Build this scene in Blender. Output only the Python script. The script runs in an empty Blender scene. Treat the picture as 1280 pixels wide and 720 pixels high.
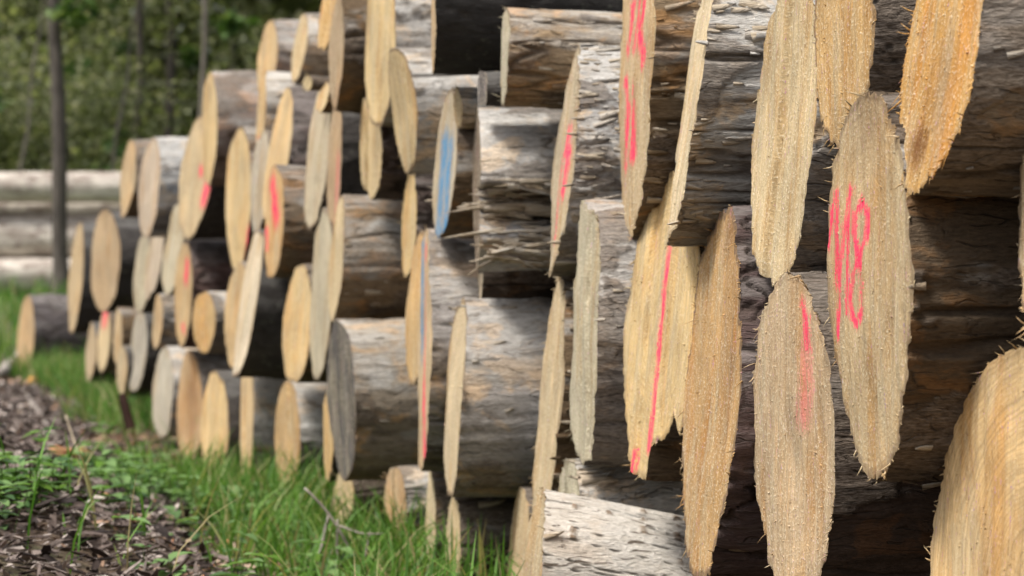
import bpy, math, random
import numpy as np
R_ = random.Random(11)
scene = bpy.context.scene
COL = scene.collection
rad = math.radians

# ------------------------------------------------------------------ noise
def _hash(ix, iy, iz, seed):
    h = (ix.astype(np.uint32)*np.uint32(374761393) + iy.astype(np.uint32)*np.uint32(668265263)
         + iz.astype(np.uint32)*np.uint32(2147483647) + np.uint32((seed*974711) & 0xffffffff))
    h = (h ^ (h >> np.uint32(13)))*np.uint32(1274126177)
    h = (h ^ (h >> np.uint32(16)))*np.uint32(2246822519)
    return ((h ^ (h >> np.uint32(15))) & np.uint32(0xffffff)).astype(np.float32)/np.float32(0xffffff)

def vnoise(x, y, z, seed=0):
    x = np.asarray(x, np.float32); y = np.asarray(y, np.float32); z = np.asarray(z, np.float32)
    x, y, z = np.broadcast_arrays(x, y, z)
    fx, fy, fz = np.floor(x), np.floor(y), np.floor(z)
    ix, iy, iz = fx.astype(np.int64), fy.astype(np.int64), fz.astype(np.int64)
    tx, ty, tz = x-fx, y-fy, z-fz
    tx = tx*tx*(3-2*tx); ty = ty*ty*(3-2*ty); tz = tz*tz*(3-2*tz)
    def c(a, b, d): return _hash(ix+a, iy+b, iz+d, seed)
    a = c(0,0,0)*(1-tx)+c(1,0,0)*tx; b = c(0,1,0)*(1-tx)+c(1,1,0)*tx
    d = c(0,0,1)*(1-tx)+c(1,0,1)*tx; e = c(0,1,1)*(1-tx)+c(1,1,1)*tx
    return (a*(1-ty)+b*ty)*(1-tz)+(d*(1-ty)+e*ty)*tz

def fbm(x, y, z, seed=0, o=4):
    s = 0; a = .5; t = 0
    for k in range(o):
        s = s + a*vnoise(x*2**k+k*17.3, y*2**k+k*5.1, z*2**k-k*9.7, seed+k*31); t += a; a *= .5
    return s/t
def sstep(a, b, x):
    t = np.clip((x-a)/(b-a), 0, 1); return t*t*(3-2*t)
def ridge(n, w): return sstep(1-w, 1, 1-np.abs(2*n-1))

# ------------------------------------------------------------------ nodes
class NT:
    def __init__(s, name):
        s.m = bpy.data.materials.new(name); s.m.use_nodes = True
        s.t = s.m.node_tree; s.n = s.t.nodes; s.b = s.n['Principled BSDF']
        s.b.inputs['Specular IOR Level'].default_value = .25
    def _in(s, sock, v):
        if isinstance(v, bpy.types.NodeSocket): s.t.links.new(v, sock)
        elif isinstance(v, (tuple, list)) and len(v) == 3 and sock.type == 'RGBA': sock.default_value = (*v, 1)
        else: sock.default_value = v
    def coord(s): return s.n.new('ShaderNodeTexCoord').outputs['Object']
    def oinfo(s, k): return s.n.new('ShaderNodeObjectInfo').outputs[k]
    def attr(s, name, out='Fac'):
        a = s.n.new('ShaderNodeAttribute'); a.attribute_name = name; return a.outputs[out]
    def vm(s, op, a, b=None, sc=None):
        v = s.n.new('ShaderNodeVectorMath'); v.operation = op; s._in(v.inputs[0], a)
        if b is not None: s._in(v.inputs[1], b)
        if sc is not None: s._in(v.inputs[3], sc)
        return v.outputs['Value' if op in ('LENGTH','DOT_PRODUCT') else 'Vector']
    def ma(s, op, a, b=0.5, c=None):
        v = s.n.new('ShaderNodeMath'); v.operation = op; s._in(v.inputs[0], a); s._in(v.inputs[1], b)
        if c is not None: s._in(v.inputs[2], c)
        return v.outputs[0]
    def noise(s, vec, scale=1., det=3., rough=.55, dist=0.):
        v = s.n.new('ShaderNodeTexNoise'); s._in(v.inputs['Vector'], vec)
        v.inputs['Scale'].default_value = scale; v.inputs['Detail'].default_value = det
        v.inputs['Roughness'].default_value = rough; v.inputs['Distortion'].default_value = dist
        return v.outputs['Fac']
    def vec_noise(s, vec, scale):
        v = s.n.new('ShaderNodeTexNoise'); s._in(v.inputs['Vector'], vec); v.inputs['Scale'].default_value = scale
        return s.vm('SUBTRACT', v.outputs['Color'], (.5, .5, .5))
    def vor(s, vec, scale=1., feat='F1'):
        v = s.n.new('ShaderNodeTexVoronoi'); v.feature = feat; s._in(v.inputs['Vector'], vec); v.inputs['Scale'].default_value = scale
        return v.outputs['Distance'], (v.outputs['Color'] if feat == 'F1' else None)
    def map(s, x, a, b, c=0., d=1.):
        v = s.n.new('ShaderNodeMapRange'); v.clamp = True; s._in(v.inputs[0], x)
        for i, q in zip((1,2,3,4), (a,b,c,d)): s._in(v.inputs[i], q)
        return v.outputs[0]
    def ramp(s, x, stops):
        v = s.n.new('ShaderNodeValToRGB'); s._in(v.inputs[0], x); e = v.color_ramp.elements
        while len(e) < len(stops): e.new(.5)
        for q, (p, c) in zip(e, stops): q.position = p; q.color = (*c, 1)
        return v.outputs[0]
    def mix(s, f, a, b, mode='MIX'):
        v = s.n.new('ShaderNodeMix'); v.data_type = 'RGBA'; v.blend_type = mode; v.clamp_factor = True
        s._in(v.inputs[0], f); s._in(v.inputs[6], a); s._in(v.inputs[7], b); return v.outputs[2]
    def val(s, x):   # scalar as grey colour
        v = s.n.new('ShaderNodeCombineColor'); [s._in(v.inputs[i], x) for i in range(3)]; return v.outputs[0]
    def bump(s, h, strength, dist):
        v = s.n.new('ShaderNodeBump'); v.inputs['Strength'].default_value = strength; v.inputs['Distance'].default_value = dist
        s._in(v.inputs['Height'], h); s._in(s.b.inputs['Normal'], v.outputs[0])
    def col(s, c): s._in(s.b.inputs['Base Color'], c)
    def rough(s, r): s._in(s.b.inputs['Roughness'], r)

def mat_face():
    n = NT('sawn_wood'); rnd = n.oinfo('Random'); base = n.oinfo('Color')
    P = n.coord()
    off = n.vm('ADD', P, n.vm('SCALE', (13.1, 7.7, 3.9), sc=n.ma('MULTIPLY', rnd, 9.)))
    big = n.noise(off, 7., 4, .6, .6)
    yz = n.vm('MULTIPLY', P, (0., 1., 1.))
    pith = n.vm('SUBTRACT', yz, n.vm('SCALE', (0., .05, .03), sc=n.ma('SUBTRACT', rnd, .5)))
    r = n.ma('ADD', n.vm('LENGTH', pith), n.ma('MULTIPLY', n.noise(off, 9., 3), .02))
    ring = n.ma('SINE', n.ma('MULTIPLY', r, 1350.)); ring2 = n.noise(n.vm('MULTIPLY', off, (0., 0., 0.)), 1.)
    ringw = n.noise(n.vm('SCALE', (1., 0., 0.), sc=n.ma('MULTIPLY', r, 150.)), 1., 2)
    kerf = n.noise(n.vm('MULTIPLY', off, (20., 130., 5.)), 1., 4, .6)
    kerf2 = n.noise(n.vm('MULTIPLY', off, (20., 420., 26.)), 1., 2, .6)
    speck = n.noise(off, 300., 3, .7); pits = n.noise(n.vm('MULTIPLY', off, (300., 300., 120.)), 1., 2)
    # big tonal drift, then heart stain, rings, saw streaks
    tint = n.noise(n.vm('MULTIPLY', off, (6., 14., 4.)), 1., 3, .6, .3)
    c = n.mix(1., base, n.val(n.map(big, .28, .72, .70, 1.22)), 'MULTIPLY')
    c = n.mix(n.map(tint, .50, .64, 0., .7), c, n.mix(1., c, (.86, .66, .40), 'MULTIPLY'))
    grey = n.noise(n.vm('MULTIPLY', off, (9., 20., 4.)), 1.3, 4, .65)
    c = n.mix(n.map(grey, .49, .64, 0., .48), c, (.44, .38, .255))
    blue = n.noise(n.vm('MULTIPLY', off, (9., 30., 3.)), 1.1, 4, .6)
    c = n.mix(n.map(blue, .60, .74, 0., .5), c, n.mix(1., c, (.52, .47, .42), 'MULTIPLY'))
    c = n.mix(n.ma('MULTIPLY', n.map(ring, .0, 1.), n.ma('MULTIPLY', n.ma('MULTIPLY', n.attr('ringy'), .5), n.map(big, .3, .65, .4, 1.))), c, n.mix(1., c, (.62, .46, .28), 'MULTIPLY'))
    c = n.mix(n.map(n.attr('ringy'), .2, .8, .35, 1.), c, n.mix(1., c, n.val(n.map(ringw, .28, .72, .72, 1.16)), 'MULTIPLY'))
    c = n.mix(1., c, n.val(n.map(kerf, .3, .7, .83, 1.12)), 'MULTIPLY')
    c = n.mix(n.ma('MULTIPLY', n.map(big, .35, .6, .2, 1.), n.map(n.attr('ringy'), .3, .8, 1., .25)), c, n.mix(1., c, n.val(n.map(kerf2, .32, .68, .82, 1.12)), 'MULTIPLY'))
    c = n.mix(n.ma('MULTIPLY', n.map(speck, .53, .70, 0., .62), n.map(n.attr('ringy'), .3, .8, 1., .35)), c, (.86, .78, .60))
    c = n.mix(n.map(pits, .40, .25, 0., .65), c, n.mix(1., c, (.42, .33, .25), 'MULTIPLY'))
    spot = n.attr('rot')
    c = n.mix(n.ma('MULTIPLY', spot, n.map(speck, .3, .6, 1., .7)), c, (.13, .05, .014))
    rim = n.map(n.ma('ADD', n.attr('rim'), n.ma('MULTIPLY', n.noise(off, 55.), .05)), .972, .994)
    c = n.mix(n.ma('MULTIPLY', rim, n.map(n.ma('ADD', rnd, n.ma('MULTIPLY', n.noise(off, 12.), .8)), .5, 1.2, .15, .8)), c, (.15, .10, .06))
    spray = n.ma('ADD', n.ma('MULTIPLY', kerf2, .6), n.ma('MULTIPLY', speck, .5))
    def paint(c, att, colr, fade=1.):
        a = n.attr(att); f = n.map(n.ma('ADD', a, n.ma('MULTIPLY', n.ma('SUBTRACT', spray, .57), 3.4)), .34, .66, 0., fade)
        f = n.ma('MULTIPLY', f, n.map(n.ma('ADD', n.noise(off, 30., 2), n.ma('MULTIPLY', kerf, .5)), 0.52, .74, .5, 1.))
        over = n.map(a, .0, .5, 0., .22)          # thin overspray round each stroke
        return n.mix(n.ma('MAXIMUM', f, n.ma('MULTIPLY', over, n.map(speck, .45, .6))), c, colr)
    c = paint(c, 'paint_pink', (.86, .045, .12), .96)
    c = paint(c, 'paint_faint', (.74, .15, .17), .5)
    c = paint(c, 'paint_blue', (.045, .22, .42), .88)
    n.col(c); n.rough(.85)
    flat = n.map(n.attr('ringy'), .3, .8, 1., .35)
    n.bump(n.ma('MULTIPLY', flat, n.ma('ADD', n.ma('MULTIPLY', speck, .8), n.ma('ADD', kerf2, n.ma('MULTIPLY', kerf, .5)))), .6, .004)
    return n.m

def mat_bark(kind):
    n = NT('bark_'+kind); rnd = n.oinfo('Random'); base = n.oinfo('Color'); P = n.coord()
    off = n.vm('ADD', P, n.vm('SCALE', (5.3, 11.7, 2.9), sc=n.ma('MULTIPLY', rnd, 9.)))
    wob = n.vm('ADD', off, n.vm('SCALE', n.vec_noise(off, 14.), sc=.03))
    fib = n.noise(n.vm('MULTIPLY', wob, (11., 150., 150.)), 1., 5, .7)
    fine = n.noise(n.vm('MULTIPLY', off, (110., 420., 420.)), 1., 3, .65)
    patch = n.noise(n.vm('MULTIPLY', wob, (9., 15., 15.)), 1., 6, .65, .6)
    patch2 = n.noise(n.vm('MULTIPLY', off, (16., 34., 34.)), 1.7, 5, .65, .4)
    # long drying cracks that break and step sideways
    ce, _ = n.vor(n.vm('MULTIPLY', wob, (4.2, 40., 40.)), 1., 'DISTANCE_TO_EDGE')
    chk = n.ma('MULTIPLY', n.map(ce, .030, .0, 0., .8), n.map(patch2, .47, .58))
    lines = n.noise(n.vm('MULTIPLY', wob, (3.2, 170., 170.)), 1., 2, .5)
    chk = n.ma('MAXIMUM', chk, n.ma('MULTIPLY', n.map(lines, .34, .27), n.map(patch, .44, .55)))
    kd, _ = n.vor(n.vm('MULTIPLY', off, (4., 7., 7.)), 1.)
    knot = n.ma('MULTIPLY', n.map(kd, .13, .07), n.map(patch2, .3, .5))
    peel = n.attr('peel'); silver = n.attr('silver'); crack = n.ma('MAXIMUM', n.attr('crack'), chk)
    if kind in ('weather', 'silver'):
        c = n.mix(1., base, n.val(n.map(fib, .25, .75, .75, 1.25)), 'MULTIPLY')
        c = n.mix(n.map(patch, .52, .60, 0., .75), c, n.mix(1., c, (1.9, 1.45, .95), 'MULTIPLY'))
        c = n.mix(n.map(patch2, .46, .36, 0., .6), c, n.mix(1., c, (.45, .40, .36), 'MULTIPLY'))
        sil_lit = n.mix(n.map(fib, .3, .7), (.37, .345, .31), (.62, .60, .565))
        sil_lit = n.mix(n.map(patch2, .5, .62, 0., .6), sil_lit, (.42, .34, .25))
        sil_lit = n.mix(1., sil_lit, n.val(n.map(base, .10, .46, .78, 1.28)), 'MULTIPLY')
        c = n.mix(n.ma('MULTIPLY', silver, n.map(patch, .34, .56, .95, .35)), c, sil_lit)  # silvered wood, with the lit upper and shaded lower side painted in
        bk = n.mix(n.map(fine, .3, .7), (.07, .05, .035), (.22, .18, .145))
        c = n.mix(n.ma('MULTIPLY', peel, .85), c, bk)
        c = n.mix(knot, c, (.07, .04, .02))
    elif kind == 'scaly':
        c = n.mix(1., base, n.val(n.map(patch, .3, .7, .6, 1.5)), 'MULTIPLY')
        c = n.mix(n.map(fib, .5, .7, 0., .45), c, (.24, .20, .185))
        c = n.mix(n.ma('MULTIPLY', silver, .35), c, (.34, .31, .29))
    elif kind == 'dark':
        c = n.mix(1., base, n.val(n.map(patch, .3, .7, .65, 1.5)), 'MULTIPLY')
        lich = n.noise(off, 46., 3, .6)
        c = n.mix(n.map(lich, .6, .7, 0., .5), c, (.16, .165, .13))
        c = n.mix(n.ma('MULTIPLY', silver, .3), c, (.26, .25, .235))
    else:  # birch
        c = n.mix(n.map(fib, .3, .75), (.46, .415, .355), (.74, .70, .64))
        c = n.mix(n.map(patch, .54, .66, 0., .5), c, (.50, .41, .32))
        dash = n.noise(n.vm('MULTIPLY', wob, (7., 170., 170.)), 1., 3, .5, .2)
        c = n.mix(n.map(dash, .60, .64, 0., .9), c, (.09, .065, .045))
        c = n.mix(n.map(patch2, .56, .66, 0., .5), c, (.42, .40, .37))
        c = n.mix(n.ma('MULTIPLY', peel, n.map(fine, .35, .6, .5, 1.)), c, (.20, .13, .075)); crack = n.ma('MULTIPLY', n.attr('crack'), .8)
    c = n.mix(n.ma('MULTIPLY', crack, .7), c, (.05, .037, .027))
    c = n.mix(1., c, n.val(n.map(fine, .25, .75, .70, 1.27)), 'MULTIPLY')
    # torn flakes: bare wood underside colour
    c = n.mix(n.attr('flake'), c, n.mix(n.map(fib, .3, .7), (.33, .25, .16), (.60, .53, .43)))
    n.col(c); n.rough(.82)
    n.bump(n.ma('SUBTRACT', n.ma('ADD', fib, n.ma('ADD', n.ma('MULTIPLY', fine, .6), n.ma('MULTIPLY', patch2, .7))), n.ma('MULTIPLY', crack, 1.2)), .9, .006)
    return n.m

# ------------------------------------------------------------------ mesh + objects
def mesh_obj(name, V, F, mats, parent=None, smooth=True, attrs=None, mi=None, color=None):
    """V: n x 3 array, F: list of int arrays (each m x 3 or m x 4)"""
    V = np.ascontiguousarray(V, np.float32); me = bpy.data.meshes.new(name)
    F = [np.asarray(f, np.int32) for f in F if len(f)]
    nl = sum(f.size for f in F); nf = sum(len(f) for f in F)
    me.vertices.add(len(V)); me.vertices.foreach_set('co', V.ravel())
    me.loops.add(nl); me.loops.foreach_set('vertex_index', np.concatenate([f.ravel() for f in F]))
    me.polygons.add(nf); st = []; p = 0
    for f in F:
        st.append(p+np.arange(len(f))*f.shape[1]); p += f.size
    me.polygons.foreach_set('loop_start', np.concatenate(st).astype(np.int32))
    me.polygons.foreach_set('use_smooth', np.full(nf, smooth))
    if mi is not None: me.polygons.foreach_set('material_index', np.asarray(mi, np.int32))
    me.update(calc_edges=True)
    for m in (mats if isinstance(mats, (list, tuple)) else [mats]): me.materials.append(m)
    for k, a in (attrs or {}).items():
        at = me.attributes.new(k, 'FLOAT', 'POINT'); at.data.foreach_set('value', np.ascontiguousarray(a, np.float32))
    o = bpy.data.objects.new(name, me); COL.objects.link(o)
    if parent: o.parent = parent
    if color: o.color = (*color, 1)
    return o
def thing(name, label, cat, loc, rotz=0., group=None):
    o = bpy.data.objects.new(name, None); COL.objects.link(o); o.empty_display_size = .1
    o.location = loc; o.rotation_euler = (0, 0, rotz); tag(o, label, cat, group); return o
def tag(o, label, cat, group=None):
    o['label'] = label; o['category'] = cat
    if group: o['group'] = group
    return o
def grid_faces(na, nb, wrap):
    i = np.arange(na-1)[:, None]; j = np.arange(nb if wrap else nb-1)[None, :]; k = (j+1) % nb
    return np.stack([i*nb+j, i*nb+k, (i+1)*nb+k, (i+1)*nb+j], -1).reshape(-1, 4)

def slivers(base, dirs, length, width, thick, rng, curl=.0):
    """splinter shapes: 4-point-tapered prisms; returns V, F(quads)"""
    n = len(base); d = dirs/np.linalg.norm(dirs, axis=1, keepdims=True)
    q = rng.normal(size=(n, 3)); w = np.cross(d, q); w /= np.linalg.norm(w, axis=1, keepdims=True); u = np.cross(d, w)
    L = np.asarray(length)[:, None]; W = np.asarray(width)[:, None]; T = np.asarray(thick)[:, None]
    bend = rng.normal(size=(n, 3))*L*curl
    rings = []
    for f, s in ((0, 1.), (.45, .8), (1., .12)):
        c = base+d*L*f+bend*f*f
        rings.append(np.stack([c+w*W*s+u*T*s, c-w*W*s+u*T*s, c-w*W*s-u*T*s, c+w*W*s-u*T*s], 1))
    V = np.stack(rings, 1).reshape(-1, 3)     # n,3,4
    b = np.arange(n)[:, None]*12
    F = []
    for r in range(2):
        for k in range(4):
            F.append(b+np.array([[r*4+k, r*4+(k+1) % 4, r*4+4+(k+1) % 4, r*4+4+k]]))
    F.append(b+np.array([[8, 9, 10, 11]])); F.append(b+np.array([[3, 2, 1, 0]]))
    return V, np.concatenate(F)

M_FACE = mat_face()
M_BARK = {k: mat_bark(k) for k in ('weather', 'scaly', 'dark', 'birch', 'silver')}
# shape name, face centre x y z, radius, axis yaw, cut slant across and up, wood tone, bark kind, bark tone, flakes, paint strokes on the face, label
LOGS=[
 ('edge',0.4932,3.0825,0.6226,0.1211,3.0,-0.071,0.024,(0.549, 0.402, 0.233),'weather',(0.136, 0.092, 0.052),10,[],
  'pale log end showing only a sliver above the large ringed golden log'),
 ('ringed',0.4967,3.1948,0.2803,0.2252,3.1,-0.231,0.047,(0.647, 0.451, 0.223),'weather',(0.08, 0.064, 0.044),16,[],
  'large golden log showing curved growth rings on its wide cut face'),
 ('rotspot',0.4115,3.2733,0.7764,0.1325,4.2,-0.069,0.153,(0.549, 0.314, 0.095),'silver',(0.2, 0.15, 0.1),36,[],
  'amber log with a brown rotten spot low on its slanting face'),
 ('eighteen',0.3694,3.4942,0.5534,0.2005,5.0,-0.016,-0.017,(0.49, 0.363, 0.201),'weather',(0.104, 0.072, 0.044),28,[('pink', 0.0122, [(-0.942, 0.228), (-0.828, 0.394), (-0.7, 0.494), (-0.668, 0.394), (-0.707, 0.166), (-0.72, 0.0)]), ('pink', 0.0122, [(-0.34, 0.506), (-0.495, 0.311), (-0.635, 0.062), (-0.761, -0.266)]), ('pink', 0.009, [(-0.34, 0.498), (-0.4, 0.249), (-0.455, 0.062), (-0.491, -0.133)]), ('pink', 0.0115, [(-0.144, 0.448), (-0.009, 0.382), (-0.017, 0.29), (-0.145, 0.187), (-0.315, 0.062), (-0.405, -0.062), (-0.353, -0.158), (-0.255, -0.187), (-0.13, -0.124), (-0.118, 0.021), (-0.206, 0.174), (-0.276, 0.299), (-0.249, 0.39), (-0.144, 0.448)])],
  'big log with the pink number 18 sprayed on its sawn face'),
 ('streak',0.3193,3.8653,0.3748,0.1914,5.7,-0.060,-0.010,(0.51, 0.372, 0.223),'weather',(0.072, 0.048, 0.036),14,[('pink', 0.0142, [(0.353, 0.832), (0.469, 0.736), (0.464, 0.591)]), ('faint', 0.0237, [(0.443, 0.582), (0.396, 0.389), (0.326, 0.149)])],
  'broad pale log with one fading pink streak near its top, under the 18 log'),
 ('gold_upper',0.3598,3.704,0.8428,0.1385,5.3,-0.055,0.000,(0.549, 0.353, 0.148),'weather',(0.072, 0.06, 0.048),14,[],
  'clean golden log without paint, resting directly above the log marked 18'),
 ('striped',0.3262,4.0177,0.7292,0.1818,5.8,0.008,0.068,(0.568, 0.441, 0.254),'silver',(0.4, 0.375, 0.345),26,[],
  'tall fuzzy pale log without paint, beside the clean golden log above the 18 log'),
 ('amber',0.2526,4.2784,0.415,0.2363,6.5,0.025,0.086,(0.49, 0.304, 0.127),'scaly',(0.08, 0.052, 0.048),14,[],
  'tall amber brown log with purplish bark, between pink lined and pink streaked logs'),
 ('pinkline',0.2109,4.7122,0.4835,0.2188,7.0,-0.066,0.087,(0.608, 0.441, 0.212),'weather',(0.136, 0.092, 0.052),24,[('pink', 0.0127, [(0.007, 0.569), (-0.016, 0.277), (-0.036, -0.082), (-0.036, -0.492), (-0.067, -0.764)]), ('pink', 0.0121, [(-0.342, -0.8), (-0.347, -0.964)])],
  'golden log with one long thin pink line down its face'),
 ('thin_strip',0.2361,4.466,0.8097,0.2042,6.7,0.092,0.141,(0.647, 0.519, 0.329),'silver',(0.36, 0.34, 0.31),60,[],
  'log showing a rough pale strip of face under broad silver bark, above pink lined log'),
 ('two_marks',0.1794,4.9584,0.8586,0.2408,7.2,0.050,0.039,(0.51, 0.382, 0.223),'weather',(0.192, 0.136, 0.08),70,[('pink', 0.0218, [(-0.414, 0.441), (-0.41, 0.304), (-0.54, 0.176)]), ('pink', 0.0201, [(-0.066, 0.441), (-0.19, 0.172)]), ('pink', 0.0268, [(0.452, 0.451), (0.362, 0.333), (0.176, 0.245), (0.424, 0.157), (0.585, 0.069)]), ('pink', 0.0235, [(-0.644, -0.025), (-0.5, -0.186), (-0.484, -0.358), (-0.512, -0.529)]), ('pink', 0.0251, [(-0.138, -0.103), (0.125, -0.235), (-0.076, -0.407), (-0.094, -0.48), (0.261, -0.5), (0.212, -0.235)])],
  'tall log with pink scribbles at two heights on its narrow face'),
 ('slim_pink',0.0817,5.447,0.746,0.1829,7.9,0.054,0.106,(0.451, 0.363, 0.244),'silver',(0.36, 0.35, 0.34),110,[('pink', 0.0314, [(0.287, 0.199), (0.038, -0.035), (-0.015, -0.319), (0.041, -0.638)]), ('pink', 0.0251, [(0.134, 0.142), (0.533, 0.035), (0.447, -0.284)])],
  'slim log with torn bark and a faint pink line, touching the shredded silver log'),
 ('greyface',0.1162,5.137,0.4724,0.2018,7.7,0.072,0.024,(0.451, 0.402, 0.286),'silver',(0.3, 0.27, 0.25),45,[],
  'log with greenish grey unpainted face and purple grey bark, beside the pink lined log'),
 ('long_sliver',0.062,5.5362,0.3427,0.2122,8.0,0.077,0.093,(0.51, 0.392, 0.233),'weather',(0.136, 0.092, 0.052),90,[],
  'thin leaning sliver of log face with flaking bark, above the white birch log'),
 ('birch',0.028,4.9,0.1017,0.1493,8.2,0.055,0.094,(0.451, 0.353, 0.212),'birch',(0.66, 0.62, 0.55),4,[],
  'white birch log with dark horizontal cracks at the bottom of the pile'),
 ('peel',0.092,5.22,0.1922,0.0795,7.9,-0.033,0.047,(0.431, 0.392, 0.286),'silver',(0.4, 0.375, 0.345),80,[],
  'small log with curled peeling bark just above the white birch log'),
 ('greybark',-0.1006,5.9513,0.3405,0.1743,8.9,0.050,0.065,(0.549, 0.431, 0.265),'silver',(0.3, 0.28, 0.265),16,[],
  'grey barked log with a narrow pale face, directly below the shredded silver log'),
 ('blueline',-0.1681,6.3587,0.4135,0.2256,9.7,0.083,0.027,(0.549, 0.402, 0.233),'silver',(0.36, 0.33, 0.31),6,[('blue', 0.0622, [(-0.487, 0.846), (-0.425, 0.456), (-0.345, 0.027)]), ('pink', 0.0311, [(0.075, 0.832), (0.339, -0.013), (0.475, -0.819)])],
  'log with blue and pink paint lines along the edge of its face'),
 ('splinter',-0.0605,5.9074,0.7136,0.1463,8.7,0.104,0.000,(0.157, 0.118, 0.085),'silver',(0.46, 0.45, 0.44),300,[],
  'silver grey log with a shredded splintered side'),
 ('sliver_dark',-0.063,6.15,0.5654,0.0644,8.7,0.074,0.000,(0.647, 0.539, 0.382),'weather',(0.064, 0.048, 0.036),3,[],
  'dark shaded log wedged below the shredded silver log'),
 ('behind_blue',-0.1922,6.7273,0.4887,0.1538,9.9,0.009,0.062,(0.568, 0.363, 0.148),'weather',(0.136, 0.092, 0.052),2,[],
  'golden log half hidden behind the blue and pink lined log'),
 ('bluepaint',-0.1234,6.1691,0.7592,0.1366,9.1,-0.023,0.097,(0.451, 0.382, 0.276),'weather',(0.136, 0.092, 0.052),20,[('blue', 0.0395, [(-0.181, 0.301), (-0.178, -0.258), (-0.071, -0.882)]), ('blue', 0.0339, [(0.325, 0.237), (0.355, -0.258), (0.462, -0.882)])],
  'log with a broad blue paint smear down its face'),
 ('spruce',-0.1377,5.9606,1.0569,0.1391,9.4,0.111,0.000,(0.549, 0.402, 0.233),'dark',(0.04, 0.037, 0.035),2,[],
  'thick charcoal barked log at the top of the pile'),
 ('barkend',-0.0108,5.661,0.9251,0.0795,8.5,0.061,0.034,(0.431, 0.392, 0.286),'silver',(0.3, 0.21, 0.12),22,[],
  'cleanly stripped log with white upper side, under the thick charcoal barked log'),
 ('lean_left',-0.2157,6.7117,0.8804,0.1262,10.3,-0.057,-0.101,(0.529, 0.392, 0.201),'silver',(0.4, 0.375, 0.345),5,[],
  'pale log whose oval face leans back, beside the largest pale oval'),
 ('bigpale',-0.2737,6.9663,1.0311,0.1642,11.0,-0.061,0.030,(0.608, 0.451, 0.223),'silver',(0.4, 0.375, 0.345),3,[],
  'largest pale yellow unpainted oval at the top of the pile'),
 ('gold_beside',-0.4143,8.8771,1.1718,0.1775,11.7,0.002,0.036,(0.608, 0.392, 0.148),'weather',(0.136, 0.092, 0.052),2,[],
  'golden orange log just behind the largest pale yellow oval'),
 ('hang',-0.2981,7.1545,0.8321,0.1124,11.2,-0.029,-0.030,(0.568, 0.431, 0.233),'scaly',(0.084, 0.06, 0.052),3,[],
  'narrow pale log directly below the largest pale yellow oval'),
 ('sliver_low',-0.2133,6.9462,0.6627,0.1092,10.1,0.025,0.030,(0.608, 0.431, 0.191),'scaly',(0.084, 0.06, 0.052),2,[],
  'yellow sliver of log below the backward leaning pale oval'),
 ('wedge',-0.3837,7.3583,0.5905,0.1384,12.2,0.047,0.063,(0.568, 0.441, 0.254),'silver',(0.22, 0.15, 0.085),24,[],
  'log with square notches broken from its bark, above the charcoal faced log'),
 ('greygreen',-0.4463,7.8435,0.5053,0.2036,12.7,0.045,0.055,(0.451, 0.392, 0.276),'weather',(0.136, 0.092, 0.052),2,[],
  'grey green oval log touching the log with notched bark'),
 ('halfgold',-0.517,8.1632,0.4303,0.1419,13.3,-0.038,0.082,(0.608, 0.431, 0.201),'weather',(0.136, 0.092, 0.052),2,[],
  'golden log low beside the grey green oval, above the tan log in grass'),
 ('charred',-0.3656,7.2098,0.2899,0.1717,12.1,-0.011,-0.030,(0.069, 0.064, 0.064),'silver',(0.33, 0.27, 0.2),8,[],
  'log with an old charcoal grey face and light bark'),
 ('twin_pale',-0.4604,7.9906,0.8368,0.1769,12.7,0.025,0.086,(0.49, 0.412, 0.286),'scaly',(0.084, 0.06, 0.052),3,[],
  'grey pale log of an overlapping pair, beside a brown twin with pink stain'),
 ('twin_brown',-0.4069,7.6632,0.8208,0.1606,12.3,0.036,0.034,(0.412, 0.284, 0.159),'dark',(0.052, 0.046, 0.042),3,[('faint', 0.0317, [(0.558, -0.045), (0.56, -0.386), (0.427, -0.898)])],
  'brown log with faint pink stain, overlapped by its paler twin'),
 ('brownslim',-0.3843,7.3043,1.0426,0.1357,12.3,0.046,0.026,(0.392, 0.284, 0.17),'weather',(0.136, 0.092, 0.052),2,[],
  'slim brown log in the top row next to the white capped log'),
 ('toptwo',-0.4099,7.5841,1.1578,0.0939,12.4,0.027,0.154,(0.608, 0.392, 0.159),'silver',(0.4, 0.375, 0.345),2,[],
  'small golden log on the very top above the slim brown log'),
 ('whitecap',-0.5753,9.1182,1.1618,0.0955,13.3,0.009,0.159,(0.588, 0.451, 0.254),'silver',(0.4, 0.375, 0.345),5,[],
  'short log with bright white upper bark in the top row'),
 ('roundtop',-0.6907,9.4804,1.1488,0.1129,14.2,-0.087,0.100,(0.588, 0.402, 0.191),'silver',(0.25, 0.18, 0.145),5,[],
  'log with a wide golden face starting the top row beside the forest'),
 ('slimgold',-0.6938,9.2513,0.9809,0.1189,14.4,0.028,0.074,(0.608, 0.431, 0.212),'silver',(0.4, 0.375, 0.345),2,[('pink', 0.0276, [(-0.329, -0.593), (-0.306, -0.889)])],
  'slim golden log with a pink dash, below the first log of the top row'),
 ('leanfar',-0.6055,8.6494,0.8539,0.1812,13.9,0.025,0.148,(0.608, 0.421, 0.201),'scaly',(0.084, 0.06, 0.052),2,[],
  'leaning pointed yellow log above the log with a pink blob'),
 ('pinkblob',-0.5956,8.3661,0.6816,0.1414,14.1,-0.010,0.042,(0.568, 0.353, 0.138),'silver',(0.17, 0.12, 0.075),10,[('pink', 0.0472, [(-0.307, 0.662), (-0.088, 0.38), (0.215, 0.07)]), ('pink', 0.0202, [(-0.733, -0.155), (-0.585, -0.465)])],
  'log with a bold pink blob on its golden face and white upper bark'),
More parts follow.
